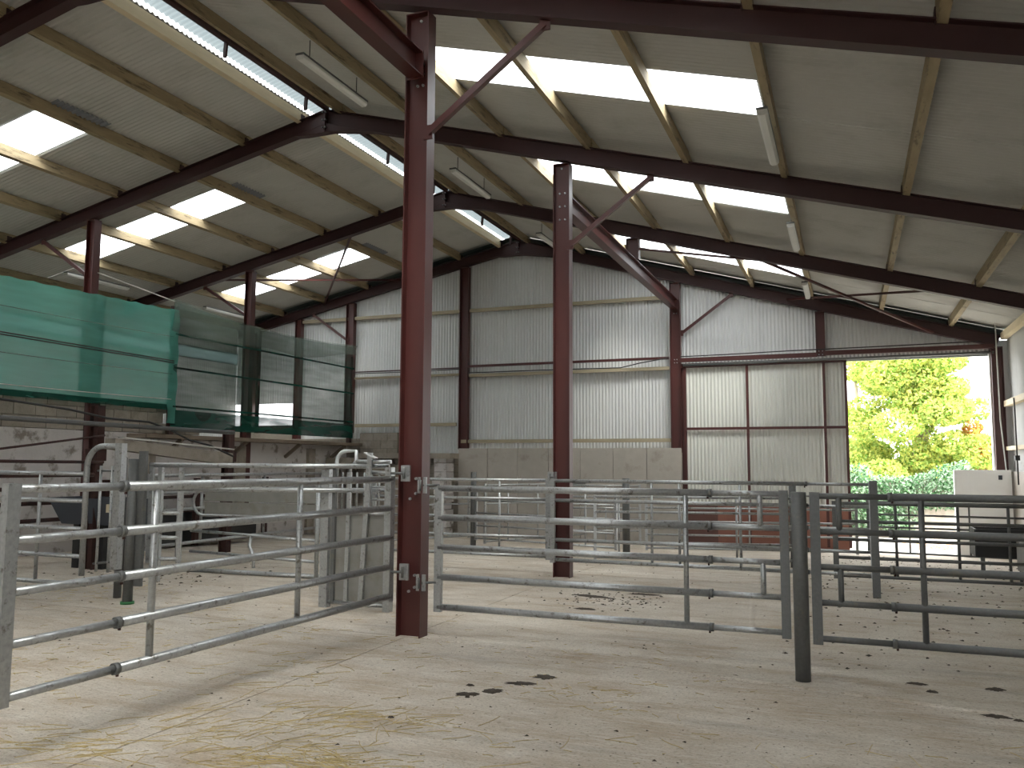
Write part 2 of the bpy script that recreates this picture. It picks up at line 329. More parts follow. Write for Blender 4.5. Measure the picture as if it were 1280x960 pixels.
rail(wall_back, -12.9, -9.75, 2.66, M['wood_x']); rail(wall_back, -9.6, -3.98, 2.2, M['wood_x'])
rail(wall_back, -9.38, -4.0, 4.2, M['red'], .06, .08, 20.42, 'steel_rail')
rail(wall_back, -12.95, -9.66, 4.17, M['red_rafter'], .03, .05, 20.42, 'steel_rail')
rail(wall_back, -3.72, -.6, 4.13, M['red'], .10, .09, 20.42, 'steel_rail'); rail(wall_back, -.42, 2.95, 4.16, M['red'], .10, .09, 20.42, 'steel_rail')
MB().box(-3.7, 2.95, 20.60, 20.66, 3.98, 4.14).build('lintel_flashing', M['galv'], wall_back)
MB().box(3.06, 3.4, 20.55, 20.68, -.4, 4.3).build('corner_closer', M['wall'], wall_back)
# ---- left wall
wl = MB(); wl.box(-17.45, -17.2, YS, 20.75, -.4, 2.0); wall_left = wl.build('wall_left', M['block'], kind='structure')
fill_wall(wall_left, YS, 20.62, 2.0, 4.6, 1.02, const=-17.22, axis='y', m=M['wall'])
fill_wall(wall_left, YS, 20.62, 4.86, 5.72, 1.02, const=-17.22, axis='y', m=M['wall'])
MB().box(-17.2, -17.19, YS, 20.6, 4.55, 4.9).build('light_strip', M['strip'], wall_left)
# ---- right wall
wr = MB(); wr.box(3.16, 3.4, YS, 20.75, -.4, 1.5); wall_right = wr.build('wall_right', M['conc'], kind='structure')
fill_wall(wall_right, YS, 20.6, 1.45, 4.5, 1.02, const=3.24, axis='y', m=M['wall'])
for z, h in ((4.36, .14), (2.92, .12), (1.98, .08)):
    for a, b in ((11.7, 16.0), (16.2, 20.35)): MB().box(3.08, 3.2, a, b, z-h/2, z+h/2).build('timber_rail', M['wood_pale'], wall_right)
wf = MB(); wf.box(-17.2, -1.0, YS-.3, YS, -.1, 1.9); wall_front = wf.build('wall_front', M['conc'], kind='structure')
fill_wall(wall_front, -17.2, -1.0, 1.85, zr_, 2.0, const=YS-.03); fill_wall(wall_front, -1.0, 3.2, 4.0, zr_, 2.0, const=YS-.03)
# ---- old wall under the netting
ow = MB(); ow.box(-13.35, -13.06, 4.0, 20.3, -.4, 2.18); wall_inner = ow.build('wall_inner', M['whitewash'], kind='structure')
z = 2.19; r = 0
while z < 2.75:
    y = 4.0; first = True; ztop = 2.62
    while y < 20.2:
        L = .2 if (r % 2 and first) else .42; first = False
        if not (r >= 1 and y > 13.4) and not (r == 0 and y > 14.2):
            d = random.uniform(0, .012); MB().box(-13.33, -13.08-d+.02, y+.005, y+L-.005, z+.004, z+.208).build('concrete_block', M['block'], wall_inner)
        y += L
    z += .212; r += 1
for y, wd in ((12.9, .3), (15.6, .35), (18.4, .3)):  # pilasters and dark recesses
    MB().box(-13.06, -12.98, y, y+wd, -.2, 1.98).build('pilaster', M['block'], wall_inner)
# ---- sliding door, half open
d1 = MB(); d1.box(-3.72, .02, 20.40, 20.47, 3.95, 4.05); door_1 = d1.build('door_1', M['red'], kind='structure')
MB().box(-3.75, -3.6, 20.46, 20.5, -.3, 4.0).build('edge_strip', M['red'], door_1)
for x in (-3.63, -2.17, -.47, -.01): MB().box(x-.03, x+.03, 20.40, 20.46, -.22, 3.96).build('frame_bar', M['red'], door_1)
for x0, x1 in ((-3.6, -2.2), (-2.14, -.5), (-.44, -.04)):
    MB().box(x0, x1, 20.40, 20.45, 2.44, 2.50).build('frame_bar', M['red'], door_1)
    for a, b in ((2.48, 3.96), (.62, 2.46)): wall_sheet(door_1, x0-.02, x1+.02, a, b, M['door'], 20.49, name='door_sheet')
MB().box(-3.62, -2.9, 20.42, 20.47, -.32, .66).build('kick_board', mat('dark_brown_board', (.12, .055, .045), .7), door_1, label='darker brown kick board')
MB().box(-2.9, -.03, 20.42, 20.47, -.32, .66).build('kick_board', M['brownply'], door_1)
MB().tube([(-3.66, 20.37, 4.0), (2.95, 20.37, 4.03)], .03, 8).build('door_track', M['galv_dull'], door_1)
trim = MB(); trim.box(2.86, 2.91, 20.45, 20.66, -.3, 4.05); trim.build('trim_2', mat('pale_door_jamb', (.7, .7, .68), .5), kind='structure')

# ================================================================== STEEL FRAME
names = ['front-most', 'second', 'third', 'gable']
where = ['across the top of the photo by the near column', 'passing behind the near column and carried by the second column', 'just beyond the second one, over the stub post', 'against the corrugated gable wall']
UPR = Vector((SR, 0, 1)).normalized(); UPL = Vector((-SL, 0, 1)).normalized()
for i, y in enumerate(FR):
    dx = .1275
    for side, xe, sl in (('right', 3.05, -1), ('left', -17.1, 1)):
        p = Vector((XR, y, ZB+dx)); q = Vector((xe, y, zraf(xe)+dx))
        g = thing('steel_rafter', f'red-brown steel {side} roof rafter, {where[i]}', 'rafter', tuple(p))
        MB().ibeam(p, q, .25, .15).build('beam', M['red_rafter'], g)
        for x in (PX if side == 'right' else PXL):
            cl = MB().box(x-.055 if side == 'right' else x+.045, x-.045 if side == 'right' else x+.055, y-.05, y+.05, zraf(x)+.24, zraf(x)+.37); cl.build('cleat', M['red_rafter'], g)
        if side == 'left':
            hz = ZB-.14; hx = MB()
            hx.add([(x, y+k, zz) for k in (-.07, .07) for x, zz in ((XR-.62, ZB-.125), (XR-.42, hz), (XR+.12, hz), (XR+.95, ZB-.265), (XR+.0, ZB+.02))],
                   [(0, 1, 2, 3, 4), (9, 8, 7, 6, 5), (0, 5, 6, 1), (1, 6, 7, 2), (2, 7, 8, 3), (3, 8, 9, 4), (4, 9, 5, 0)])
            recalc(hx.build('apex_haunch', M['red_rafter'], g))
            MB().box(XR-.012, XR+.012, y-.1, y+.1, ZB-.12, ZB+.25).build('end_plate', M['red_rafter'], g)
            bb = MB()
            for zz in (ZB-.07, ZB+.06, ZB+.19):
                for dxx in (-.03, .03): bb.tube([(XR+dxx, y-.125, zz), (XR+dxx, y-.085, zz)], .013, 6)
            b_ = bb.build('bolts', M['galv_dull'], g, kind='stuff')

def column(x, y, z0, z1, label, name='steel_column', w=.25, f=.16, bolts=()):
    g = thing(name, label, 'column', (x, y, z0))
    MB().ibeam((x, y, z0), (x, y, z1), w, f, up=(1, 0, 0)).build('column_shaft', M['red'], g)
    MB().box(x-w/2, x+w/2, y-f/2, y+f/2, z1-.012, z1).build('cap_plate', M['red'], g)
    if bolts:
        b = MB()
        for bx, bz in bolts: b.tube([(x+bx, y-.025, bz), (x+bx, y-.004, bz)], .013, 8)
        b.build('bolts', M['galv'], g, kind='stuff')
    return g
zc = zraf(XC)
column(XC-.0, FR[0]+.08, 0, zc-.03, 'tall red-brown steel column nearest the camera, gates hinged on both sides', bolts=[(.04, 5.55), (.04, 5.45), (.04, 5.33), (-.02, 5.33), (.01, 6.0), (.03, 1.46), (.03, 1.32), (-.03, 1.27), (.03, .56), (.03, .45), (-.03, .41)])
column(XC, FR[1]+.08, 0, zc-.03, 'second red-brown steel column with six bolts below the rafter', bolts=[(a, b) for a in (-.04, .04) for b in (5.62, 5.42, 5.22)]+[(-.01, 6.0)])
column(XC, FR[3]-.02, 1.99, zc-.03, 'red-brown column standing on the concrete wall left of the sliding door', bolts=[(a, b) for a in (-.03, .03) for b in (5.6, 5.45, 5.3, 4.16, 4.08)])
column(XC, FR[2], 5.635, zc-.03, 'short red stub post on the far eaves beam under the third rafter', 'stub_post')
column(-9.52, FR[3]-.02, 1.99, zraf(-9.52)-.02, 'red-brown gable post just right of the near column', 'gable_post')
column(-13.1, FR[3]-.02, 2.46, zraf(-13.1)-.02, 'red-brown gable post behind the right end of the netting', 'gable_post')
column(-14.86, FR[3]-.02, 2.3, zraf(-14.86)-.02, 'gable post seen through the dark netting right of the bright opening', 'gable_post', w=.2)
column(-16.5, FR[3]-.02, 2.7, zraf(-16.5)-.02, 'gable post seen through the dark netting left of the bright opening', 'gable_post', w=.2)
column(-.52, FR[3]-.02, 4.1, zraf(-.52)-.02, 'short red-brown post above the sliding door', 'gable_post', w=.2, bolts=[(a, b) for a in (-.04, .04) for b in (4.22, 4.14)])
column(3.0, FR[3]-.04, -.29, zraf(3.0)-.02, 'red-brown corner column right of the open doorway', w=.22)
column(XL, FR[1], 0, zraf(XL)-.02, 'red column rising behind the bright green netting on the left', w=.2)
column(XL, FR[2], 0, zraf(XL)-.02, 'red column rising behind the dark netting', w=.2)
# eaves beams on the inner column line
for a, b, lab in ((-2.0, FR[0]-.02, 'red-brown steel beam running from the near column towards the camera'), (FR[1]+.1, FR[3]-.1, 'red-brown steel beam from the second column to the gable column')):
    g = thing('steel_beam', lab, 'beam', (XC, a, 5.5)); MB().ibeam((XC, a, 5.505), (XC, b, 5.505), .25, .16).build('beam', M['red'], g)
    for yy in (a+.006, b-.006): MB().box(XC-.09, XC+.09, yy-.006, yy+.006, 5.36, 5.65).build('end_plate', M['red'], g)
# braces
def brace(p, q, lab, w=.06, plates=True):
    g = thing('steel_brace', lab, 'brace', p); MB().bar(p, q, w, w).build('tube', M['red'], g)
    if plates:
        for e in (p, q): MB().box(e[0]-.05, e[0]+.05, e[1]-.01, e[1]+.01, e[2]-.06, e[2]+.08).build('gusset_plate', M['red'], g)
kn = ['near', 'second', 'gable']
for k, y in enumerate((FR[0], FR[1], FR[3])):
    brace((XC+.14, y, 4.80), (-2.5, y, zraf(-2.5)-.04), f'red knee brace between the {kn[k]} column and its rafter')
brace((-13.24, FR[1], 5.1), (-14.45, FR[1], zraf(-14.45)-.03), 'red knee brace on the left column above the bright green netting')
brace((-13.24, FR[2], 5.1), (-14.5, FR[2], zraf(-14.5)-.03), 'red knee brace on the left column above the dark netting')
brace((-13.2, FR[3]-.05, 5.1), (-14.35, FR[3]-.05, zraf(-14.35)-.03), 'red knee brace on the gable post above the netting')
brace((-1.41, FR[2], zraf(-1.41)+.02), (1.81, FR[3], zraf(1.81)+.02), 'thin red roof brace descending right above the doorway', .045, False)
brace((1.48, FR[2], zraf(1.48)+.05), (-1.22, FR[3], zraf(-1.22)+.12), 'thin red roof brace lying level above the doorway', .045, False)
brace((XC+.1, FR[2], 5.85), (-1.25, FR[2]+.1, zraf(-1.25)+.05), 'thin red tie from the stub post to the third rafter', .04, False)
brace((-14.38, FR[2], zraf(-14.38)+.12), (-11.55, FR[3], zraf(-11.55)+.22), 'thin red roof brace lying level in the last left bay', .045, False)
brace((-10.35, FR[2], zraf(-10.35)+.05), (-14.05, FR[3], zraf(-14.05)+.2), 'thin red roof brace crossing steeply in the last left bay', .045, False)
# ridge bars
bn = ['in the nearest bay', 'in the middle bay', 'in the bay by the gable']
for i in range(3):
    a, b = (FR[i]+.1 if i else -2), FR[i+1]-.1
    if i == 0: a = -2.0
    g = thing('ridge_bar', f'red ridge bar with short droppers {bn[i]}', 'bar', (XR, max(a, FR[i]), ZB+.25))
    MB().box(XR+.0, XR+.09, a, b, ZB+.22, ZB+.32).build('tie_bar', M['red_rafter'], g)
    for f in (.44, .86):
        y = FR[i]+f*(FR[i+1]-FR[i]); MB().bar((XR+.02, y, ZB+.28), (XR-.0, y, ZB+.01), .05, .035).build('dropper', M['red_rafter'], g)

# ---- batten lights on wires
def light(x, y0, y1, z, lab, ztop):
    g = thing('ceiling_light', lab, 'light', (x, y0, z), 'batten lights hung under the purlins')
    MB().prof((x, y0, z), (x, y1, z), [(-.055, -.02), (-.03, -.045), (.03, -.045), (.055, -.02), (.055, .015), (-.055, .015)]).build('diffuser', M['lamp'], g)
    MB().box(x-.06, x+.06, y0-.01, y1+.01, z+.015, z+.04).build('housing', M['galv_dull'], g)
    for y in (y0+.2, y1-.2): MB().tube([(x, y, z+.03), (x+.0, y, ztop)], .006, 5).build('wire', M['black'], g)
light(-6.2, 8.37, 9.87, 6.65, 'long white batten light hanging left of the near column', 6.95)
light(-6.2, 12.75, 14.3, 6.65, 'white batten light right of the near column, second from camera', 6.95)
light(-6.2, 17.11, 18.6, 6.65, 'white batten light partly behind the second column', 6.95)
light(-.74, 8.95, 10.57, 5.33, 'white batten light at the end of the nearest right rooflight', 5.5)
light(-.73, 13.49, 15.1, 5.33, 'white batten light under the second right rafter', 5.5)
light(-.73, 18.04, 19.6, 5.33, 'small far batten light above the sliding door', 5.5)
light(-15.75, 13.2, 14.9, 5.70, 'white batten light above the bright green netting', 5.75)
light(-15.75, 17.5, 19.1, 5.70, 'white batten light glimpsed above the dark netting', 5.75)
# ================================================================== GATES
def gate(p0, p1, zs, lab, uprights=(), shorts=(), sleeve=None, r=.024, m='galv', stile=.07, hinges=None, name='field_gate', stiles=(True, True), thick=.005, group=None, z_off=(0, 0), sm=None):
    """rails between p0 and p1 (x, y) at heights zs; uprights are fractions of the length"""
    p0, p1 = Vector((p0[0], p0[1], 0)), Vector((p1[0], p1[1], 0)); d = p1-p0; L = d.length; dn = d/L; mt = M[m]
    g = thing(name, lab, 'gate', (p0.x, p0.y, zs[-1]), group)
    for z in zs:
        a, b = p0+Vector((0, 0, z+z_off[0])), p1+Vector((0, 0, z+z_off[1])); jz = random.uniform(-.003, .003)
        if sleeve is None:
            MB().tube([a, b], r, 10).build('rail', mt, g)
        else:
            t, big_first = sleeve; k = a.lerp(b, t); R = (r+.003, r-.003) if big_first else (r-.003, r+.003)
            o = MB().tube([a, k], R[0], 10); o.tube([k, b], R[1], 10); ra = o.build('rail', mt, g)
            e = dn*(-.03 if big_first else .03)
            MB().tube([k+e, k+e*-.1], r+.008, 10).build('collar', M['galv_dull'], ra)
            MB().tube([k+e-Vector((0, 0, .022)), k+e-Vector((0, 0, .048))], .009, 6).build('set_screw', M['rust'], ra)
    top, bot = zs[0]+.0, zs[-1]-.0
    for k, (on, e) in enumerate(zip(stiles, (p0, p1))):
        if on: MB().bar(e+Vector((0, 0, bot-.045+z_off[k])), e+Vector((0, 0, top+.03+z_off[k])), stile, stile*.7, up=dn.cross(Vector((0, 0, 1)))).build('end_stile', M[sm] if sm and k == 1 else mt, g)
    def up(t, za, zb): 
        e = p0.lerp(p1, t); MB().tube([e+Vector((0, 0, zb)), e+Vector((0, 0, za))], r*.82, 8).build('upright', mt, g)
    for t in uprights: up(t, top, bot)
    for t, i, j in shorts: up(t, zs[i], zs[j])
    if hinges:
        for z in hinges[1]:
            hx, hy = hinges[0]
            hb = MB().box(hx-.045, hx+.045, hy-.012, hy+.012, z-.075, z+.075); h = hb.build('hinge_plate', M['galv'], g)
            e = p0 if (Vector((hx, hy, 0))-p0).length < (Vector((hx, hy, 0))-p1).length else p1
            MB().tube([(hx, hy-.02, z), (e.x, e.y, z)], .012, 8).tube([(hx, hy-.035, z-.05), (hx, hy-.035, z+.05)], .012, 8).build('hinge_pin', M['galv_dull'], h)
    return g
def levels(top, bot, n=5): return [top+(bot-top)*i/(n-1) for i in range(n)]
Z5 = levels(1.46, .37)
gate((-4.0, 6.98), (-4.122, 3.20), levels(1.455, .375), 'galvanised five-rail gate swung towards the camera on the left of the near column', (.356, .742), sleeve=(.812, True), stile=.075, r=.028, hinges=((-3.87, 7.03), (1.51, .60)))
gate((-3.60, 7.2), (-.50, 7.2), levels(1.37, .275), 'galvanised extending gate between the near column and the dark round post', (.745,), [(.94, 0, 1), (.945, 2, 3)], sleeve=(.815, True), sm='galv_dull', hinges=((-3.73, 7.1), (1.40, .50)), r=.027)  # right stile takes the darker steel, its shade put into the colour
gate((-.265, 7.2), (3.0, 7.2), levels(1.36, .25), 'galvanised extending gate right of the dark round post', (.235, .8), [(.055, 0, 1), (.055, 2, 3)], sleeve=(.165, False), m='galv_dull', stile=.075, r=.027)  # whole gate in the darker steel to paint in the shade there
gate((-7.0, 11.7), (-4.12, 11.8), levels(1.365, .26), 'galvanised gate ending against the left side of the second column', (.12, .735), r=.023, hinges=((-3.97, 11.62), (1.42, .4)))
gate((-3.93, 11.46), (.25, 11.42), levels(1.37, .265), 'galvanised gate from the second column to the flat post by the doorway', (.34, .43, .62), sleeve=(.82, True), hinges=((-3.99, 11.55), (1.42, .5)), r=.023)
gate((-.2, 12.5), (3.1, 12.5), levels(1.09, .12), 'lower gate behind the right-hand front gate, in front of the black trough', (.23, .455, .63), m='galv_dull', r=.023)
gate((-4.1, 14.2), (-.8, 15.0), levels(1.05, .02), 'gate in the second-last row in front of the brown door board', (.12, .45, .7), r=.022, stile=.05)
gate((-3.7, 16.4), (0.1, 17.2), levels(1.03, .0), 'gate in the furthest row, nearest the sliding door', (.2, .5, .8), r=.02, stile=.05)
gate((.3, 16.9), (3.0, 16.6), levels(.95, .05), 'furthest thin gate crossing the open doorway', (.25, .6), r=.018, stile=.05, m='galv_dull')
gate((-7.35, 16.45), (-4.1, 15.6), levels(1.1, .05), 'gate between the two round posts in the far pen', (.25, .55, .8), r=.02, stile=.05)
gate((-8.9, 13.9), (-7.5, 16.4), levels(1.1, .1, 4), 'far gate set at a slant left of the round post in the far pen', (.5,), r=.02, stile=.05)
gate((-7.3, 16.8), (-5.9, 19.6), levels(1.15, -.05, 4), 'far gate slanting away towards the concrete panels', (.5,), r=.02, stile=.05)
gate((-5.6, 17.6), (-4.2, 18.0), levels(1.15, -.05, 6), 'short six-rail hurdle near the concrete panels', (.5,), r=.02, stile=.05)
# free posts
def post(x, y, z0, z1, r, lab, m='galv_dull', flat=None):
    b = MB()
    if flat: b.box(x-flat[0]/2, x+flat[0]/2, y-flat[1]/2, y+flat[1]/2, z0, z1)
    else: b.tube([(x, y, z0), (x, y, z1-.004), (x, y, z1)], r, 18, rs=[r, r, r*.93])
    o = b.build('gate_post', M[m], origin=(x, y, z0)); return tag(o, lab, 'post')
post(-.365, 6.83, 0, 1.40, .056, 'dark round steel post standing free between the two front gates')
post(.27, 11.38, 0, 1.42, .05, 'flat galvanised post at the doorway end of the middle gate', flat=(.09, .06))
post(-7.44, 16.5, -.15, 1.43, .06, 'thick round post in the far pen left of the second column')
post(-3.9, 15.6, -.12, 1.35, .07, 'thick round post in the far pen right of the second column')
post(-.9, 15.1, -.1, 1.3, .06, 'round post in the far pen behind the dark round post')
g = thing('gate_post', 'galvanised round post with green foot left of the near gate', 'post', (-7.66, 7.46, 0))
MB().tube([(-7.66, 7.46, 0), (-7.66, 7.46, 1.64)], .055, 18).build('post_shaft', M['galv_dull'], g)
MB().tube([(-7.66, 7.46, 0), (-7.66, 7.46, .03)], .075, 12).build('green_foot', mat('green_paint', (.03, .16, .05), .6), g, label='green ring at the foot')
# ---- race hurdle, arch frame and hanging rails
zH = [1.465, 1.145, .82, .50, .18]
gate((-11.2, 7.45), (-8.40, 7.45), zH, 'five-rail race hurdle on the far left joined to the arch', (.745,), r=.026, stile=.055, stiles=(True, False), name='race_hurdle')
g = thing('race_arch', 'galvanised arched race frame with one rounded corner on the left', 'frame', (-8.38, 7.45, .29))
pts = [(-8.37, 7.45, .28), (-8.37, 7.45, 1.52)]+arc((-8.12, 7.45, 1.54), .25, math.pi, math.pi/2, 7, (1, 0, 0), (0, 0, 1))+[(-7.86, 7.45, 1.79)]
MB().tube(pts, .033, 10).build('arch_tube', M['galv'], g)
MB().box(-7.90, -7.80, 7.41, 7.49, .38, 1.82).build('leg', M['galv'], g)
for x in (-8.2, -8.02): MB().tube([(x, 7.5, .33), (x, 7.5, 1.56)], .016, 8).build('rod', M['galv'], g)
MB().tube([(-8.25, 7.5, 1.50), (-7.88, 7.5, 1.50)], .012, 6).build('cross_rod', M['galv_dull'], g)
MB().tube([(-8.25, 7.5, .42), (-7.88, 7.5, .46)], .014, 6).build('cross_rod', M['galv_dull'], g)
post(-8.12, 7.75, 0, 1.66, .045, 'pale round post standing inside the arch frame')
post(-7.555, 7.50, .2, 1.73, .05, 'flat steel upright right of the green-footed post', flat=(.10, .04))
post(-7.40, 7.62, .25, 1.55, .05, 'narrow flat upright beside the post plates left of centre', m='galv', flat=(.06, .04))
g = gate((-7.55, 7.6), (-4.76, 8.27), [1.57, 1.30], 'two upper race rails running from the flat upright to the sheeted gate', (), r=.028, stile=.05, stiles=(False, False), name='race_rails')
gate((-7.52, 7.6), (-7.17, 7.7), [1.57, 1.02, .74, .50], 'short stub hurdle left of the hooped panel', (), r=.024, stile=.05, name='stub_hurdle')
gate((-9.9, 9.95), (-9.95, 14.6), levels(1.40, .32), 'five-rail gate receding along the left pen', (.25, .6), r=.028, stile=.06)
# hooped sheet panel
g = thing('hooped_panel', 'galvanised sheeted panel with a hoop at its left end, behind the near gate', 'panel', (-9.1, 10.0, .24))
pts = [(-6.9, 10.02, 1.24), (-8.88, 10.0, 1.21)]+arc((-8.88, 10.0, 1.02), .19, math.pi/2, 3*math.pi/2, 10, (1, 0, 0), (0, 0, 1))+[(-6.9, 10.02, .86)]
MB().tube(pts, .022, 10).build('hoop_tube', M['galv'], g)
for a, b in ((1.04, 1.20), (.84, 1.025)):
    MB().box(-8.85, -6.9, 9.99, 10.02, a, b).build('infill_sheet', M['sheet_pen'], g)
for z0, z1 in ((.60, .53), (.30, .24)): MB().tube([(-9.1, 10.0, z0), (-6.85, 10.0, z1)], .022, 8).build('rail', M['galv'], g)
MB().tube([(-9.35, 10.0, .16), (-9.35, 10.0, 1.3)], .025, 8).build('upright', M['galv'], g)
MB().tube([(-6.88, 10.0, .02), (-6.88, 10.0, 1.3)], .03, 8).build('upright', M['galv'], g)
MB().tube([(-8.0, 10.0, .55), (-8.0, 9.97, .42), (-7.93, 9.94, .34), (-7.88, 9.92, .22), (-7.88, 9.92, .12)], .022, 8).build('drop_bolt', M['galv'], g)
o = MB().tube([(-9.64, 9.95, .035), (-6.7, 10.06, .035)], .032, 10).build('floor_pipe', M['galv'], origin=(-9.64, 9.95, 0)); tag(o, 'galvanised pipe lying on the floor under the hooped panel', 'pipe')
# sheeted gate (crush end)
g = thing('sheeted_gate', 'tall galvanised gate with a solid lower sheet, left of the near column', 'gate', (-5.5, 8.2, 0))
for x0, x1, z1 in ((-5.56, -5.46, 1.53), (-4.74, -4.66, 1.56)): MB().box(x0, x1, 8.14, 8.22, .0, z1).build('end_stile', M['galv'], g)
MB().box(-5.46, -4.74, 8.19, 8.21, .06, 1.04).build('lower_sheet', M['sheet_pen'], g)
MB().tube([(-5.46, 8.18, 1.05), (-4.74, 8.18, 1.05)], .022, 8).build('rail', M['galv'], g); MB().tube([(-5.46, 8.18, .06), (-4.74, 8.18, .06)], .022, 8).build('rail', M['galv'], g)
MB().box(-5.42, -5.38, 8.15, 8.19, .06, 1.56).build('stay', M['galv_dull'], g)
MB().bar((-5.22, 8.16, .08), (-5.20, 8.16, 1.5), .045, .03).build('stay', M['galv'], g); MB().bar((-5.02, 8.14, .08), (-4.93, 8.14, 1.72), .055, .03).build('stay', M['galv'], g)
for k in range(6): MB().tube([(-5.32+k*.095, 8.20, 1.05), (-5.32+k*.095, 8.20, 1.5)], .012, 6).build('bar', M['galv'], g)
for zz in (1.20, 1.34, 1.5, 1.62): MB().tube([(-5.15 if zz > 1.55 else -4.95, 8.20, zz), (-4.70, 8.20, zz)], .014 if zz < 1.5 else .022, 8).build('rail', M['galv'], g)
MB().tube([(-5.40, 8.2, 1.1), (-5.40, 8.2, 1.6)]+arc((-5.28, 8.2, 1.62), .12, math.pi, math.pi/2, 6, (1, 0, 0), (0, 0, 1))+[(-5.15, 8.2, 1.74), (-5.15, 8.2, 1.56)], .022, 8).build('bent_tube', mat('bright_galvanised', (.62, .64, .65), .35, .6, bump=.03), g)
MB().tube(arc((-5.12, 8.24, 1.50), .13, math.pi, math.pi/2, 6, (1, 0, 0), (0, 0, 1)), .018, 8).build('bent_tube', M['galv'], g)
MB().bar((-5.0, 8.15, 1.72), (-4.86, 8.15, 1.66), .07, .012).build('top_flap', M['wall'], g)

# ================================================================== LEFT OLD STRUCTURE
def rustpost(x, y, z1, lab):
    g = thing('rusty_post', lab, 'post', (x, y, 0)); MB().ibeam((x, y, 0), (x, y, z1), .17, .13, up=(1, 0, 0)).build('post_shaft', M['rust'], g)
    MB().box(x-.12, x+.12, y-.09, y+.09, 1.62, 1.80).build('beam_seat', M['rust'], g)
rustpost(-10.62, 9.6, 2.46, 'rusty steel post under the bright green netting'); rustpost(-10.5, 12.4, 2.2, 'rusty stub column at the right end of the grey pipe')
lt = MB(); lt.add([(x, y, z) for y, a, b in ((9.65, 1.80, 1.96), (12.3, 1.56, 1.77)) for x, z in ((-10.5, a), (-10.3, a), (-10.3, b), (-10.5, b))],
                  [(0, 1, 2, 3), (7, 6, 5, 4), (0, 4, 5, 1), (1, 5, 6, 2), (2, 6, 7, 3), (3, 7, 4, 0)])
tag(recalc(lt.build('concrete_lintel', M['block'], origin=(-10.4, 9.65, 1.8))), 'old concrete lintel between the two rusty posts', 'lintel')
def pipe(pts, r, lab, m, name='pipe', cat='pipe'): return tag(MB().tube(pts, r, 8).build(name, M[m], origin=pts[0]), lab, cat)
pipe([(-10.3, 4.5, 2.2), (-10.3, 12.3, 2.14)], .035, 'long grey pipe running level above the arch frame', 'galv_dull')
pipe([(-10.3, 5.5, 1.62), (-10.3, 9.45, 1.6)], .022, 'thin dark bar on the white wall left of the arch', 'rust')
pipe([(-10.3, 7.0, 1.66), (-10.35, 9.5, 2.0)], .016, 'thin rod sloping up to the rusty post', 'rust')
pipe([(-10.2, 5.5, 1.42), (-10.2, 9.2, 1.42)], .03, 'dark pipe low on the white wall left of the arch', 'rust')
pipe([(-10.3, 5.0, 2.46), (-10.3, 7.76, 2.42), (-10.3, 8.8, 2.35), (-10.32, 9.5, 2.26), (-10.3, 10.3, 2.24), (-10.3, 10.7, 2.15), (-10.3, 11.2, 1.98), (-10.3, 11.7, 1.9), (-10.3, 12.3, 1.72)], .016, 'black cable sagging from the rusty post to the stub column', 'black', 'cable', 'cable')
pipe([(-10.28, 9.7, 1.98), (-10.28, 12.3, 1.84)], .012, 'thin clipped conduit along the top of the lintel', 'rope', 'conduit', 'conduit')
g = thing('feed_barrier', 'rusty dark feed barrier rails low in front of the whitewashed wall', 'barrier', (-11.9, 4.0, 0))
for z_ in (.42, .68, .95, 1.18): MB().tube([(-11.9, 4.0, z_), (-11.9, 15.4, z_)], .032, 8).build('rail', M['rust'], g)
for y_ in (4.3, 6.4, 8.5, 11.0, 13.2, 15.3): MB().box(-11.95, -11.86, y_-.05, y_+.05, 0, 1.3).build('upright', M['rust'], g)
g = thing('black_trough', 'long black trough lying along the foot of the rusty feed barrier', 'trough', (-12.3, 11.8, 0))
t = MB(); t.box(-12.5, -12.05, 11.6, 15.2, 0, .12)
for a_, b_ in (((-12.5, 11.6), (-12.5, 15.2)), ((-12.05, 11.6), (-12.05, 15.2)), ((-12.5, 11.6), (-12.05, 11.6)), ((-12.5, 15.2), (-12.05, 15.2))): t.bar((*a_, .38), (*b_, .38), .03, .62)
t.build('trough_body', M['black'], g)
# timber ledge under the netting
g = tag(MB().box(-13.05, -12.55, 12.5, 20.3, 2.08, 2.16).build('timber_ledge', M['oldwood'], origin=(-12.8, 12.5, 2.1)), 'old brown plank ledge under the dark netting', 'ledge')
for y in (13.5, 15.5, 17.5, 19.5): MB().bar((-13.05, y, 1.75), (-12.6, y, 2.08), .07, .07).build('bracket', M['oldwood'], g)
tag(MB().box(-13.0, -12.2, 19.2, 20.3, 1.55, 1.75).build('stone_lintel', M['block'], origin=(-12.6, 19.7, 1.55)), 'weathered lintel stone in the far left corner', 'lintel')
# rough masonry left of the concrete panels
g = thing('ruined_pier', 'rough whitewashed stone pier left of the concrete panels', 'pier', (-9.85, 19.9, -.2))
z = -.25; k = 0
while z < 1.72:
    h = random.uniform(.18, .26); dx = random.uniform(-.05, .05)
    m = MB(); m.box(-10.1+dx, -9.75+dx, 19.85, 20.3, z, z+h-.015); m.build('stone', M['whitewash'], g); z += h
tag(MB().box(-12.4, -9.6, 19.8, 20.36, 1.74, 1.88).build('stone_lintel', M['block'], origin=(-11, 20, 1.74)), 'weathered lintel stone resting on the rough pier', 'lintel')
g = thing('stone_wall', 'low broken block wall behind the far left pen', 'wall', (-11.2, 20.1, -.3))
for r in range(7):
    for c in range(4):
        if r == 6 and c == 2: continue
        x = -12.3+c*.55+(.2 if r % 2 else 0); MB().box(x, x+.53, 20.0+random.uniform(0, .05), 20.36, -.3+r*.27, -.3+r*.27+.255).build('stone', M['block'], g)
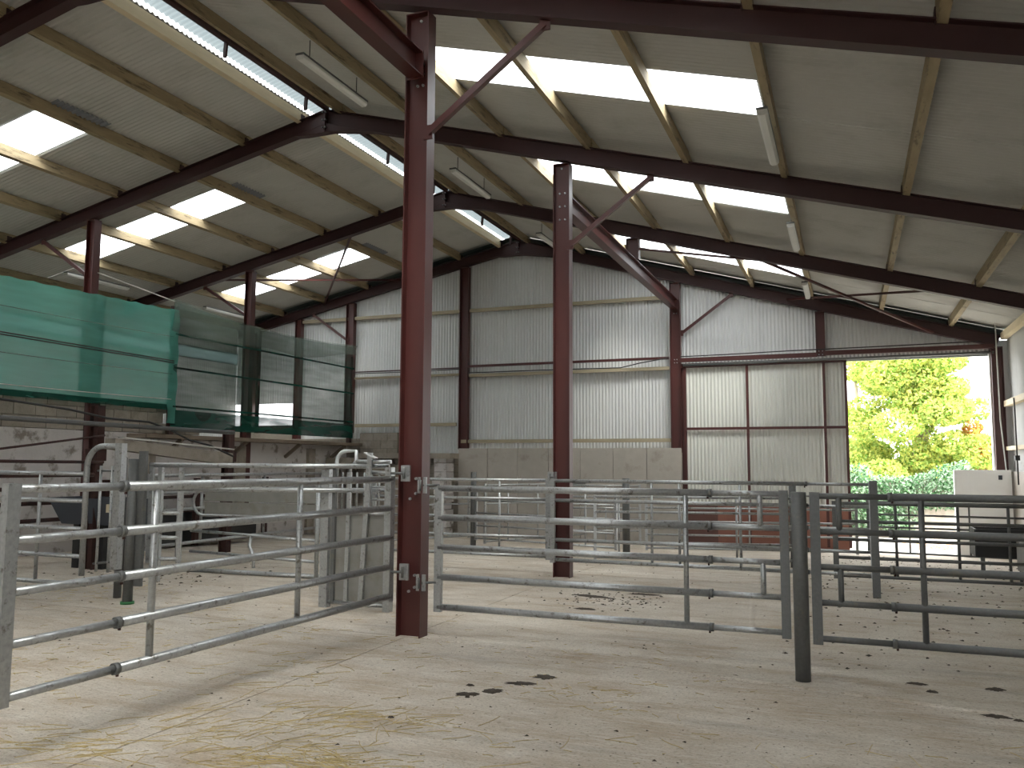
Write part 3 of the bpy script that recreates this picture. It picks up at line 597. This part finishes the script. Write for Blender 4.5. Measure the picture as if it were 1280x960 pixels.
# troughs
g = thing('water_trough', 'dark grey plastic trough with a cream sticker behind the race hurdle', 'trough', (-10.55, 9.7, .3))
t = MB(); O = [(-11.45, 9.5), (-9.75, 9.5), (-9.75, 10.1), (-11.45, 10.1)]; I = [(-11.25, 9.6), (-9.85, 9.6), (-9.85, 10.0), (-11.25, 10.0)]
t.add([(x, y, 1.06) for x, y in O]+[(x, y, .66) for x, y in I]+[(x*.98-.21, y*.98+.195, 1.06) for x, y in O]+[(x, y, .72) for x, y in I],
      [(0, 1, 5, 4), (1, 2, 6, 5), (2, 3, 7, 6), (3, 0, 4, 7), (4, 5, 6, 7), (0, 8, 9, 1), (1, 9, 10, 2), (2, 10, 11, 3), (3, 11, 8, 0), (8, 12, 13, 9), (9, 13, 14, 10), (10, 14, 15, 11), (11, 15, 12, 8), (12, 15, 14, 13)])
recalc(t.build('trough_body', M['trough'], g))
for x in (-11.0, -10.5, -10.0): MB().box(x-.06, x+.06, 9.65, 9.95, 0, .66).build('leg', M['black'], g)
MB().box(-10.22, -9.98, 9.47, 9.51, .86, .98).build('sticker', M['label'], g)
g = thing('feed_trough', 'black rectangular trough in the doorway corner on the right', 'trough', (2.1, 15.8, -.1))
t = MB(); O = [(1.86, 15.5), (3.0, 15.5), (3.0, 16.1), (1.86, 16.1)]; t.box(1.9, 2.95, 15.55, 16.05, .2, .26)
for (a, b), (c, d) in zip(O, O[1:]+O[:1]): t.bar((a, b, .38), (c, d, .38), .03, .44)
t.build('trough_body', M['black'], g)
for x in (1.95, 2.9): MB().box(x-.03, x+.03, 15.52, 15.58, -.13, .2).build('leg', M['galv_dull'], g)
g = thing('hay_feeder', 'grey metal feeder with a sloping front at the right edge', 'feeder', (2.5, 14.0, -.05))
t = MB(); t.add([(x, y, z) for x in (2.25, 3.05) for y, z in ((13.5, .30), (13.9, .1), (14.4, .1), (14.4, .55), (13.5, .40))], [(0, 1, 2, 3, 4), (9, 8, 7, 6, 5), (0, 5, 6, 1), (1, 6, 7, 2), (2, 7, 8, 3), (4, 9, 5, 0), (3, 8, 9, 4)])
recalc(t.build('feeder_body', M['sheet_pen'], g))
for x, y in ((2.28, 13.6), (3.0, 13.6), (2.28, 14.3), (3.0, 14.3)): MB().bar((x, y, zfl(y)), (x, y, .3), .04, .04).build('leg', M['galv_dull'], g)
# white low wall in doorway corner
g = thing('white_wall', 'low white painted wall across the right of the doorway', 'wall', (2.55, 20.25, -.29))
MB().box(2.06, 3.12, 20.12, 20.28, -.29, 1.53).build('wall_body', M['whitepaint'], g)
MB().box(2.88, 2.95, 20.10, 20.12, 1.33, 1.42).build('switch_box', M['trough'], g, label='small dark box')
# electrical pipes in corner
pipe([(3.05, 20.15, 1.3), (2.98, 20.2, 2.6), (2.97, 20.2, 4.75)], .013, 'thin white conduit rising up the corner column', 'rope', 'conduit', 'conduit')
pipe([(3.06, 19.0, 1.25), (3.06, 19.0, 2.75), (3.06, 19.05, 2.95)], .014, 'black cable dropping down the right wall', 'black', 'cable', 'cable')
tag(MB().box(3.02, 3.1, 18.95, 19.1, 1.72, 1.82).build('junction_box', M['black'], origin=(3.06, 19, 1.7)), 'small black junction box on the right wall', 'box')
pipe([(-12.9, 20.33, 4.12), (-11, 20.33, 4.11), (-9.6, 20.33, 4.13)], .012, 'thin black cable along the gable left of the gable post', 'black', 'cable', 'cable')
pipe([(-9.35, 20.33, 4.02), (-7.5, 20.33, 4.02), (-5.2, 20.33, 4.0), (-4.7, 20.33, 4.1), (-4.0, 20.33, 4.2)], .014, 'black cable clipped under the steel rail on the gable', 'black', 'cable', 'cable')
pipe([(-3.7, 20.31, 4.21), (-2.4, 20.31, 4.22), (-1.2, 20.31, 4.24), (.6, 20.31, 4.25), (2.7, 20.31, 4.27)], .013, 'black cable above the sliding door', 'black', 'cable', 'cable')

# ================================================================== NETTING
def net(y0, y1, zb, zt, lab, m, ph, scal, x=-12.88):
    n = int((y1-y0)*12); k = 26
    def fn(i, j):
        t = i/n; y = y0+(y1-y0)*t; u = j/k
        lo = zb(t); hi = zt(t); z = lo+(hi-lo)*u
        if j == 0: z += scal*abs(math.sin(y*5.2))
        if j == k: z -= .5*scal*abs(math.sin(y*7+1))
        xx = x+.035*math.sin(y*1.3+ph+u*2)*math.sin(math.pi*u)+.012*math.sin(u*21+y*.8)
        return (xx, y, z)
    return MB().grid(n+1, k+1, fn)
g = thing('green_netting', 'bright green windbreak netting stretched above the block wall', 'netting', (-12.88, 6.0, 2.66))
net(6.0, 13.42, lambda t: 2.72-.06*t, lambda t: 4.60+.16*t, '', None, 0, .045).build('mesh_sheet', M['net'], g)
MB().grid(60, 3, lambda i, j: (-12.86+.01*math.sin(i*.7), 6+7.42*i/59, 2.70+.055*j-.0005*i), True).build('bottom_hem', M['net_hem'], g)
MB().grid(3, 30, lambda i, j: (-12.84, 13.30+.12*i+.02*math.sin(j*.8), 2.4+2.35*j/29), True).build('side_hem', M['net'], g)
for zz in (2.93, 3.45, 4.22): MB().tube([(-12.84, 6+7.4*i/20, zz-.04*math.sin(math.pi*i/20)-.002*i) for i in range(21)], .007, 5).build('tension_wire', M['rope'] if zz < 3 else M['net_fold'], g)
for dz in (0, .04): MB().tube([(-12.83, 6, 3.72+dz), (-12.83, 13.42, 3.64+dz)], .012, 6).build('ratchet_cable', M['black'], g)
g = thing('dark_netting', 'green windbreak netting, coloured dark as if unlit behind, with a pale folded top, in front of the gable corner', 'netting', (-12.88, 13.4, 2.3))
net(13.42, 20.25, lambda t: 2.32-.02*t, lambda t: 4.93-.20*math.sin(math.pi*t)*.9+.05*t-.10*t*t, '', None, 1.5, 0).build('mesh_sheet', M['net_dark'], g)
MB().grid(70, 6, lambda i, j: (-12.775+.025*math.sin(i*.31+j*.8)-.03*j/5, 13.32+6.95*i/69, 4.95-.18*math.sin(math.pi*i/69)-.05*(i/69)**2-(.06+.07*(1-i/69)+.012*math.sin(i*.17))*j), True).build('folded_top', M['net_fold'], g)
MB().grid(70, 3, lambda i, j: (-12.85+.02*math.sin(i*.5), 13.42+6.83*i/69, 2.30+.19*j), True).build('bottom_hem', M['net_hem'], g)
for zz in (2.75, 3.55, 4.25): MB().box(-12.86, -12.84, 13.45, 20.25, zz-.02, zz+.02).build('strap', M['net_hem'], g)
for y in (16.25,): MB().box(-12.98, -12.92, y-.04, y+.04, 2.3, 4.75).build('support_strip', M['rust'], g)
def netpost(y, z0, z1, lab): return tag(MB().box(-13.04, -12.94, y-.06, y+.06, z0, z1).build('netting_post', M['rust'], origin=(-13, y, z0)), lab, 'post')
netpost(11.68, 1.99, 4.62, 'dark post behind the bright green netting'); netpost(13.55, 2.17, 4.85, 'dark post where the two nettings meet'); netpost(20.28, 2.17, 4.6, 'dark post at the right end of the netting')
pipe([(-13.02, 11.6, 5.15), (-12.95, 12.6, 5.03), (-12.9, 13.45, 4.93)], .012, 'white rope from the red column to the netting corner', 'rope', 'rope', 'rope')

# ================================================================== FLOOR LITTER
def pat(x, y, a, b, ang, lab, h=.012, n=30):
    z0 = zfl(y); v = [(x, y, z0+h)]; rnd = random.Random(int(x*1000)+int(y*100))
    for ring, rr, hh in ((1, .55, h*.9), (2, 1.0, .001)):
        for i in range(n):
            t = 2*math.pi*i/n; k = rr*(1+rnd.uniform(-.32, .3)); u, w_ = a*k*math.cos(t), b*k*math.sin(t)
            v.append((x+u*math.cos(ang)-w_*math.sin(ang), y+u*math.sin(ang)+w_*math.cos(ang), z0+hh*rnd.uniform(.6, 1.2)))
    f = [(0, 1+i, 1+(i+1) % n) for i in range(n)]+[(1+i, 1+n+i, 1+n+(i+1) % n, 1+(i+1) % n) for i in range(n)]
    return tag(MB().add(v, f, True).build('dung_pat', M['dung'], origin=(x, y, z0)), lab, 'dung', 'dried dung on the concrete')
for a in ((-2.52, 5.52, .085, .045, .4, 'elongated dark dung pat, leftmost of the near pats'), (-2.39, 5.66, .07, .06, .5, 'round dark dung pat, second of the near pats'), (-2.60, 5.74, .03, .02, 0, 'tiny dark dung spot above the leftmost near pat'),
          (-2.28, 5.93, .11, .045, .2, 'long thin dark dung pat below the right-hand near pat'), (-2.18, 6.18, .09, .07, .1, 'ragged dark dung pat furthest right of the near pats'), (-2.49, 5.45, .018, .014, 0, 'dung crumb just below the leftmost near pat'), (-2.74, 4.84, .02, .014, 0, 'lone dung crumb in front of the near pats'),
          (-2.95, 10.1, .26, .09, -.3, 'large smeared dung pat seen through the front middle gate'), (-2.78, 9.2, .12, .06, 0, 'small dark dung pat under the bottom rail of the middle gate'), (-2.4, 10.5, .20, .05, .1, 'thin dung smear behind the large smeared pat'),
          (-.85, 6.76, .03, .025, 0, 'dung crumb on the kerb left of the dark round post'), (.42, 7.05, .07, .03, 0, 'flat dung smear right of the dark round post'), (.50, 6.85, .04, .03, 0, 'dung crumb in front of the flat smear'), (.93, 7.1, .06, .045, .4, 'dark dung lump near the right edge of the photo'), (.83, 6.35, .08, .035, 0, 'brown dung smear in the lower right'), (.95, 6.30, .03, .02, 0, 'brown dung crumb right of the lower right smear')):
    pat(*a)
cr = MB(); rnd = random.Random(3)
def crumb(x, y, s):
    z = zfl(y); a = rnd.uniform(0, 6.28); v = [(x+s*math.cos(a+k*2.09)*rnd.uniform(.6, 1.4), y+s*math.sin(a+k*2.09)*rnd.uniform(.6, 1.4), z+.0008) for k in range(3)]+[(x, y, z+s*.5)]
    cr.add(v, [(0, 1, 3), (1, 2, 3), (2, 0, 3)])
for _ in range(700): crumb(rnd.uniform(-.6, 2.9), rnd.uniform(7.3, 19), rnd.uniform(.006, .028))
for _ in range(500): crumb(rnd.uniform(-9.5, -.5), rnd.uniform(4, 16), rnd.uniform(.005, .018))
for _ in range(120): crumb(rnd.gauss(-9.2, .8), rnd.gauss(9.4, .8), rnd.uniform(.01, .035))
for _ in range(420): crumb(rnd.uniform(-3.8, 1.2), rnd.uniform(2.6, 6.8), rnd.uniform(.003, .009))
for _ in range(160): crumb(rnd.gauss(-2.7, .4), rnd.gauss(9.9, .35), rnd.uniform(.008, .025))
cr.build('dirt_crumbs', M['dung'], kind='stuff', label='scattered dark crumbs of dung and dirt on the concrete floor', category='dirt')
st = MB()
def strand(x, y, L, ang, r=.0022):
    p = []; k = 4; b = rnd.uniform(-.5, .5)
    for i in range(k+1):
        a = ang+b*i/k; 
        if i: x += L/k*math.cos(a); y += L/k*math.sin(a)
        p.append((x, y, zfl(y)+.003+.004*math.sin(i*1.5)*rnd.random()))
    st.tube(p, r, 3)
def clump(cx, cy, sx, sy, n, a0, sa, L=(.06, .3)):
    for _ in range(n): strand(rnd.gauss(cx, sx), rnd.gauss(cy, sy), rnd.uniform(*L), rnd.gauss(a0, sa)+(math.pi if rnd.random() < .5 else 0))
clump(-2.7, 3.95, .35, .14, 170, .2, .5); clump(-3.05, 4.25, .3, .25, 60, .9, .5); clump(-2.75, 4.75, .35, .12, 55, .5, .5); clump(-3.6, 4.3, .25, .35, 60, 1.1, .4)
clump(-4.1, 3.7, .4, .15, 70, .3, .4); clump(-3.9, 5.7, .25, .3, 30, .9, .5); clump(-1.9, 3.75, .4, .2, 40, .2, .6); clump(-6.0, 5.0, .8, .7, 120, .6, .6, (.04, .15)); clump(-5.5, 7.0, 1.0, .6, 90, .3, .6, (.04, .15)); clump(-2.6, 6.9, 1.0, .4, 60, .3, .7, (.03, .12))
clump(-1.8, 5.9, .35, .2, 45, .1, .8, (.03, .14)); clump(-2, 4.8, 1.2, .7, 50, .4, 1, (.03, .22)); clump(.2, 4.8, .7, .6, 20, 2.6, .8, (.04, .25)); clump(-8.5, 8, .6, .5, 60, .4, .7, (.04, .15))
st.build('straw', M['straw'], kind='stuff', label='loose yellow straw scattered over the near concrete floor', category='straw')

# ================================================================== OUTSIDE
L1 = [leaf_mat('yellow_green_leaf', (.56, .58, .15)), leaf_mat('light_green_leaf', (.38, .50, .14)), leaf_mat('deep_green_leaf', (.16, .30, .05)), leaf_mat('orange_leaf', (.6, .27, .08))]
L2 = [leaf_mat('grey_green_ivy_leaf', (.38, .50, .37)), leaf_mat('dark_ivy_leaf', (.07, .16, .07)), leaf_mat('mid_ivy_leaf', (.22, .38, .20))]
def leaves(blobs, n, size, pick, seed=1):
    r = random.Random(seed); v = []; f = []; mi = []; tot = sum(b[3]*b[4]*b[5] for b in blobs)
    for b in blobs:
        for _ in range(int(n*b[3]*b[4]*b[5]/tot)):
            while True:
                q = Vector((r.uniform(-1, 1), r.uniform(-1, 1), r.uniform(-1, 1)))
                if .35 < q.length < 1: break
            q = q.normalized()*(q.length**.5)
            p = Vector((b[0]+q.x*b[3], b[1]+q.y*b[4], b[2]+q.z*b[5]))
            a = Vector((r.gauss(0, 1), r.gauss(0, 1), r.gauss(0, 1))).normalized(); c = a.orthogonal().normalized(); c.rotate(Matrix.Rotation(r.uniform(0, 6.28), 3, a)); e = a.cross(c)
            s = size*r.uniform(.6, 1.3); o = len(v)
            v += [tuple(p-c*s), tuple(p+e*s*.5), tuple(p+c*s), tuple(p-e*s*.5)]; f.append((o, o+1, o+2, o+3)); mi.append(pick(r, b, p))
    return v, f, mi
def foliage(name, parent, blobs, n, size, mats, pick, seed):
    v, f, mi = leaves(blobs, n, size, pick, seed); m = MB(); m.add(v, f); o = m.build(name, mats, parent); o.data.polygons.foreach_set('material_index', mi); o['kind'] = 'stuff'; return o
g = thing('autumn_tree', 'large yellow-green tree beyond the open doorway', 'tree', (2.6, 36, -.36))
MB().tube([(2.6, 36, -.4), (2.6, 36, 2), (2.75, 36, 4), (2.9, 36, 7)], .2, 10, rs=[.3, .24, .16, .06]).build('trunk', M['bark'], g)
r_ = random.Random(11); bl = []
for _ in range(80):
    z = r_.uniform(.7, 7.5); rad = 2.35*math.sqrt(max(.05, 1-((z-2.6)/6.4)**2)) if z > 2.6 else 2.3
    a = r_.uniform(0, 6.28); q = rad*math.sqrt(r_.random()); s = r_.uniform(.5, .95); bl.append((2.6+q*math.cos(a)*1.0, 36+q*math.sin(a), z, s, s, s*.7))
foliage('crown', g, bl, 62000, .085, L1, lambda r, b, p: (2 if r.random() < .13 else (0 if r.random() < .55 else 1)), 5)
for a in ((2.7, 36, 3.5), (1.6, 35.6, 4.4), (3.6, 35.7, 3.9), (2.1, 35.4, 2.6), (3.3, 35.4, 2.2)): MB().tube([(2.65, 36, a[2]-1.3), a], .05, 6, rs=[.09, .03]).build('branch', M['bark'], g)
g = thing('bare_tree', 'thin leaning tree trunk with sparse leaves at the left of the doorway', 'tree', (.9, 41, -.36))
MB().tube([(.95, 41, -.4), (.8, 41, 2.6), (.45, 41, 4.4), (.3, 41, 6.6)], .1, 8, rs=[.16, .12, .09, .04]).build('trunk', M['bark'], g)
MB().tube([(.75, 41, 3.0), (1.1, 41, 4.4), (1.3, 41, 5.6)], .06, 6).build('branch', M['bark'], g)
foliage('crown', g, [(.3, 41, 6.2, .9, .8, .8), (1.0, 41, 5.4, .6, .6, .7), (.2, 41, 3.6, .35, .5, .6), (.5, 40, 1.9, 1.0, .8, 1.1)], 3800, .10, L1, lambda r, b, p: 1 if r.random() < .6 else 0, 6)
g = thing('orange_shrub', 'orange-leaved shrub right of the yellow-green tree', 'shrub', (4.7, 36, -.36))
MB().tube([(4.7, 36, -.4), (4.7, 36, 1.5)], .06, 6).build('trunk', M['bark'], g)
foliage('crown', g, [(4.6, 35.5, 2.3, .55, .6, .5), (4.3, 35.4, 3.0, .35, .4, .35), (4.9, 36, 1.6, .5, .4, .5)], 1900, .09, L1, lambda r, b, p: 3 if r.random() < .6 else 0, 7)
g = thing('ivy_hedge', 'grey-green ivy hedge covering a low wall outside the doorway', 'hedge', (1.1, 25.3, -.33))
MB().box(-3, 3.0, 25.3, 25.55, -.35, 1.25).build('wall_core', M['block'], g)
bl = []
for k in range(34):
    x = -2.8+k*.17; h = 1.55 if x < .6 else (1.25 if x < 1.6 else 1.25+.35*(x-1.6)); lo = -.1 if x < 1.5 else .55
    bl.append((x, 25.2, (h+lo)/2+.0, .28, .30, (h-lo)/2+.12))
foliage('leaves', g, bl, 22000, .05, L2, lambda r, b, p: 1 if r.random() < .3 else (0 if r.random() < .6 else 2), 8)
lf = MB(); rnd = random.Random(9)
for _ in range(500):
    x, y = rnd.gauss(2.0, .5), rnd.gauss(22.8, .5); a = rnd.uniform(0, 6.28); s = .04
    lf.add([(x+s*math.cos(a+k*1.57), y+s*math.sin(a+k*1.57), -.325+.01*rnd.random()) for k in range(4)], [(0, 1, 2, 3)])
lf.build('leaf_litter', mat('fallen_leaf', (.5, .28, .12), .8), kind='stuff', label='fallen brown leaves on the yard outside the doorway', category='leaves')
for o in bpy.data.objects:
    if '_w' in o: del o['_w']
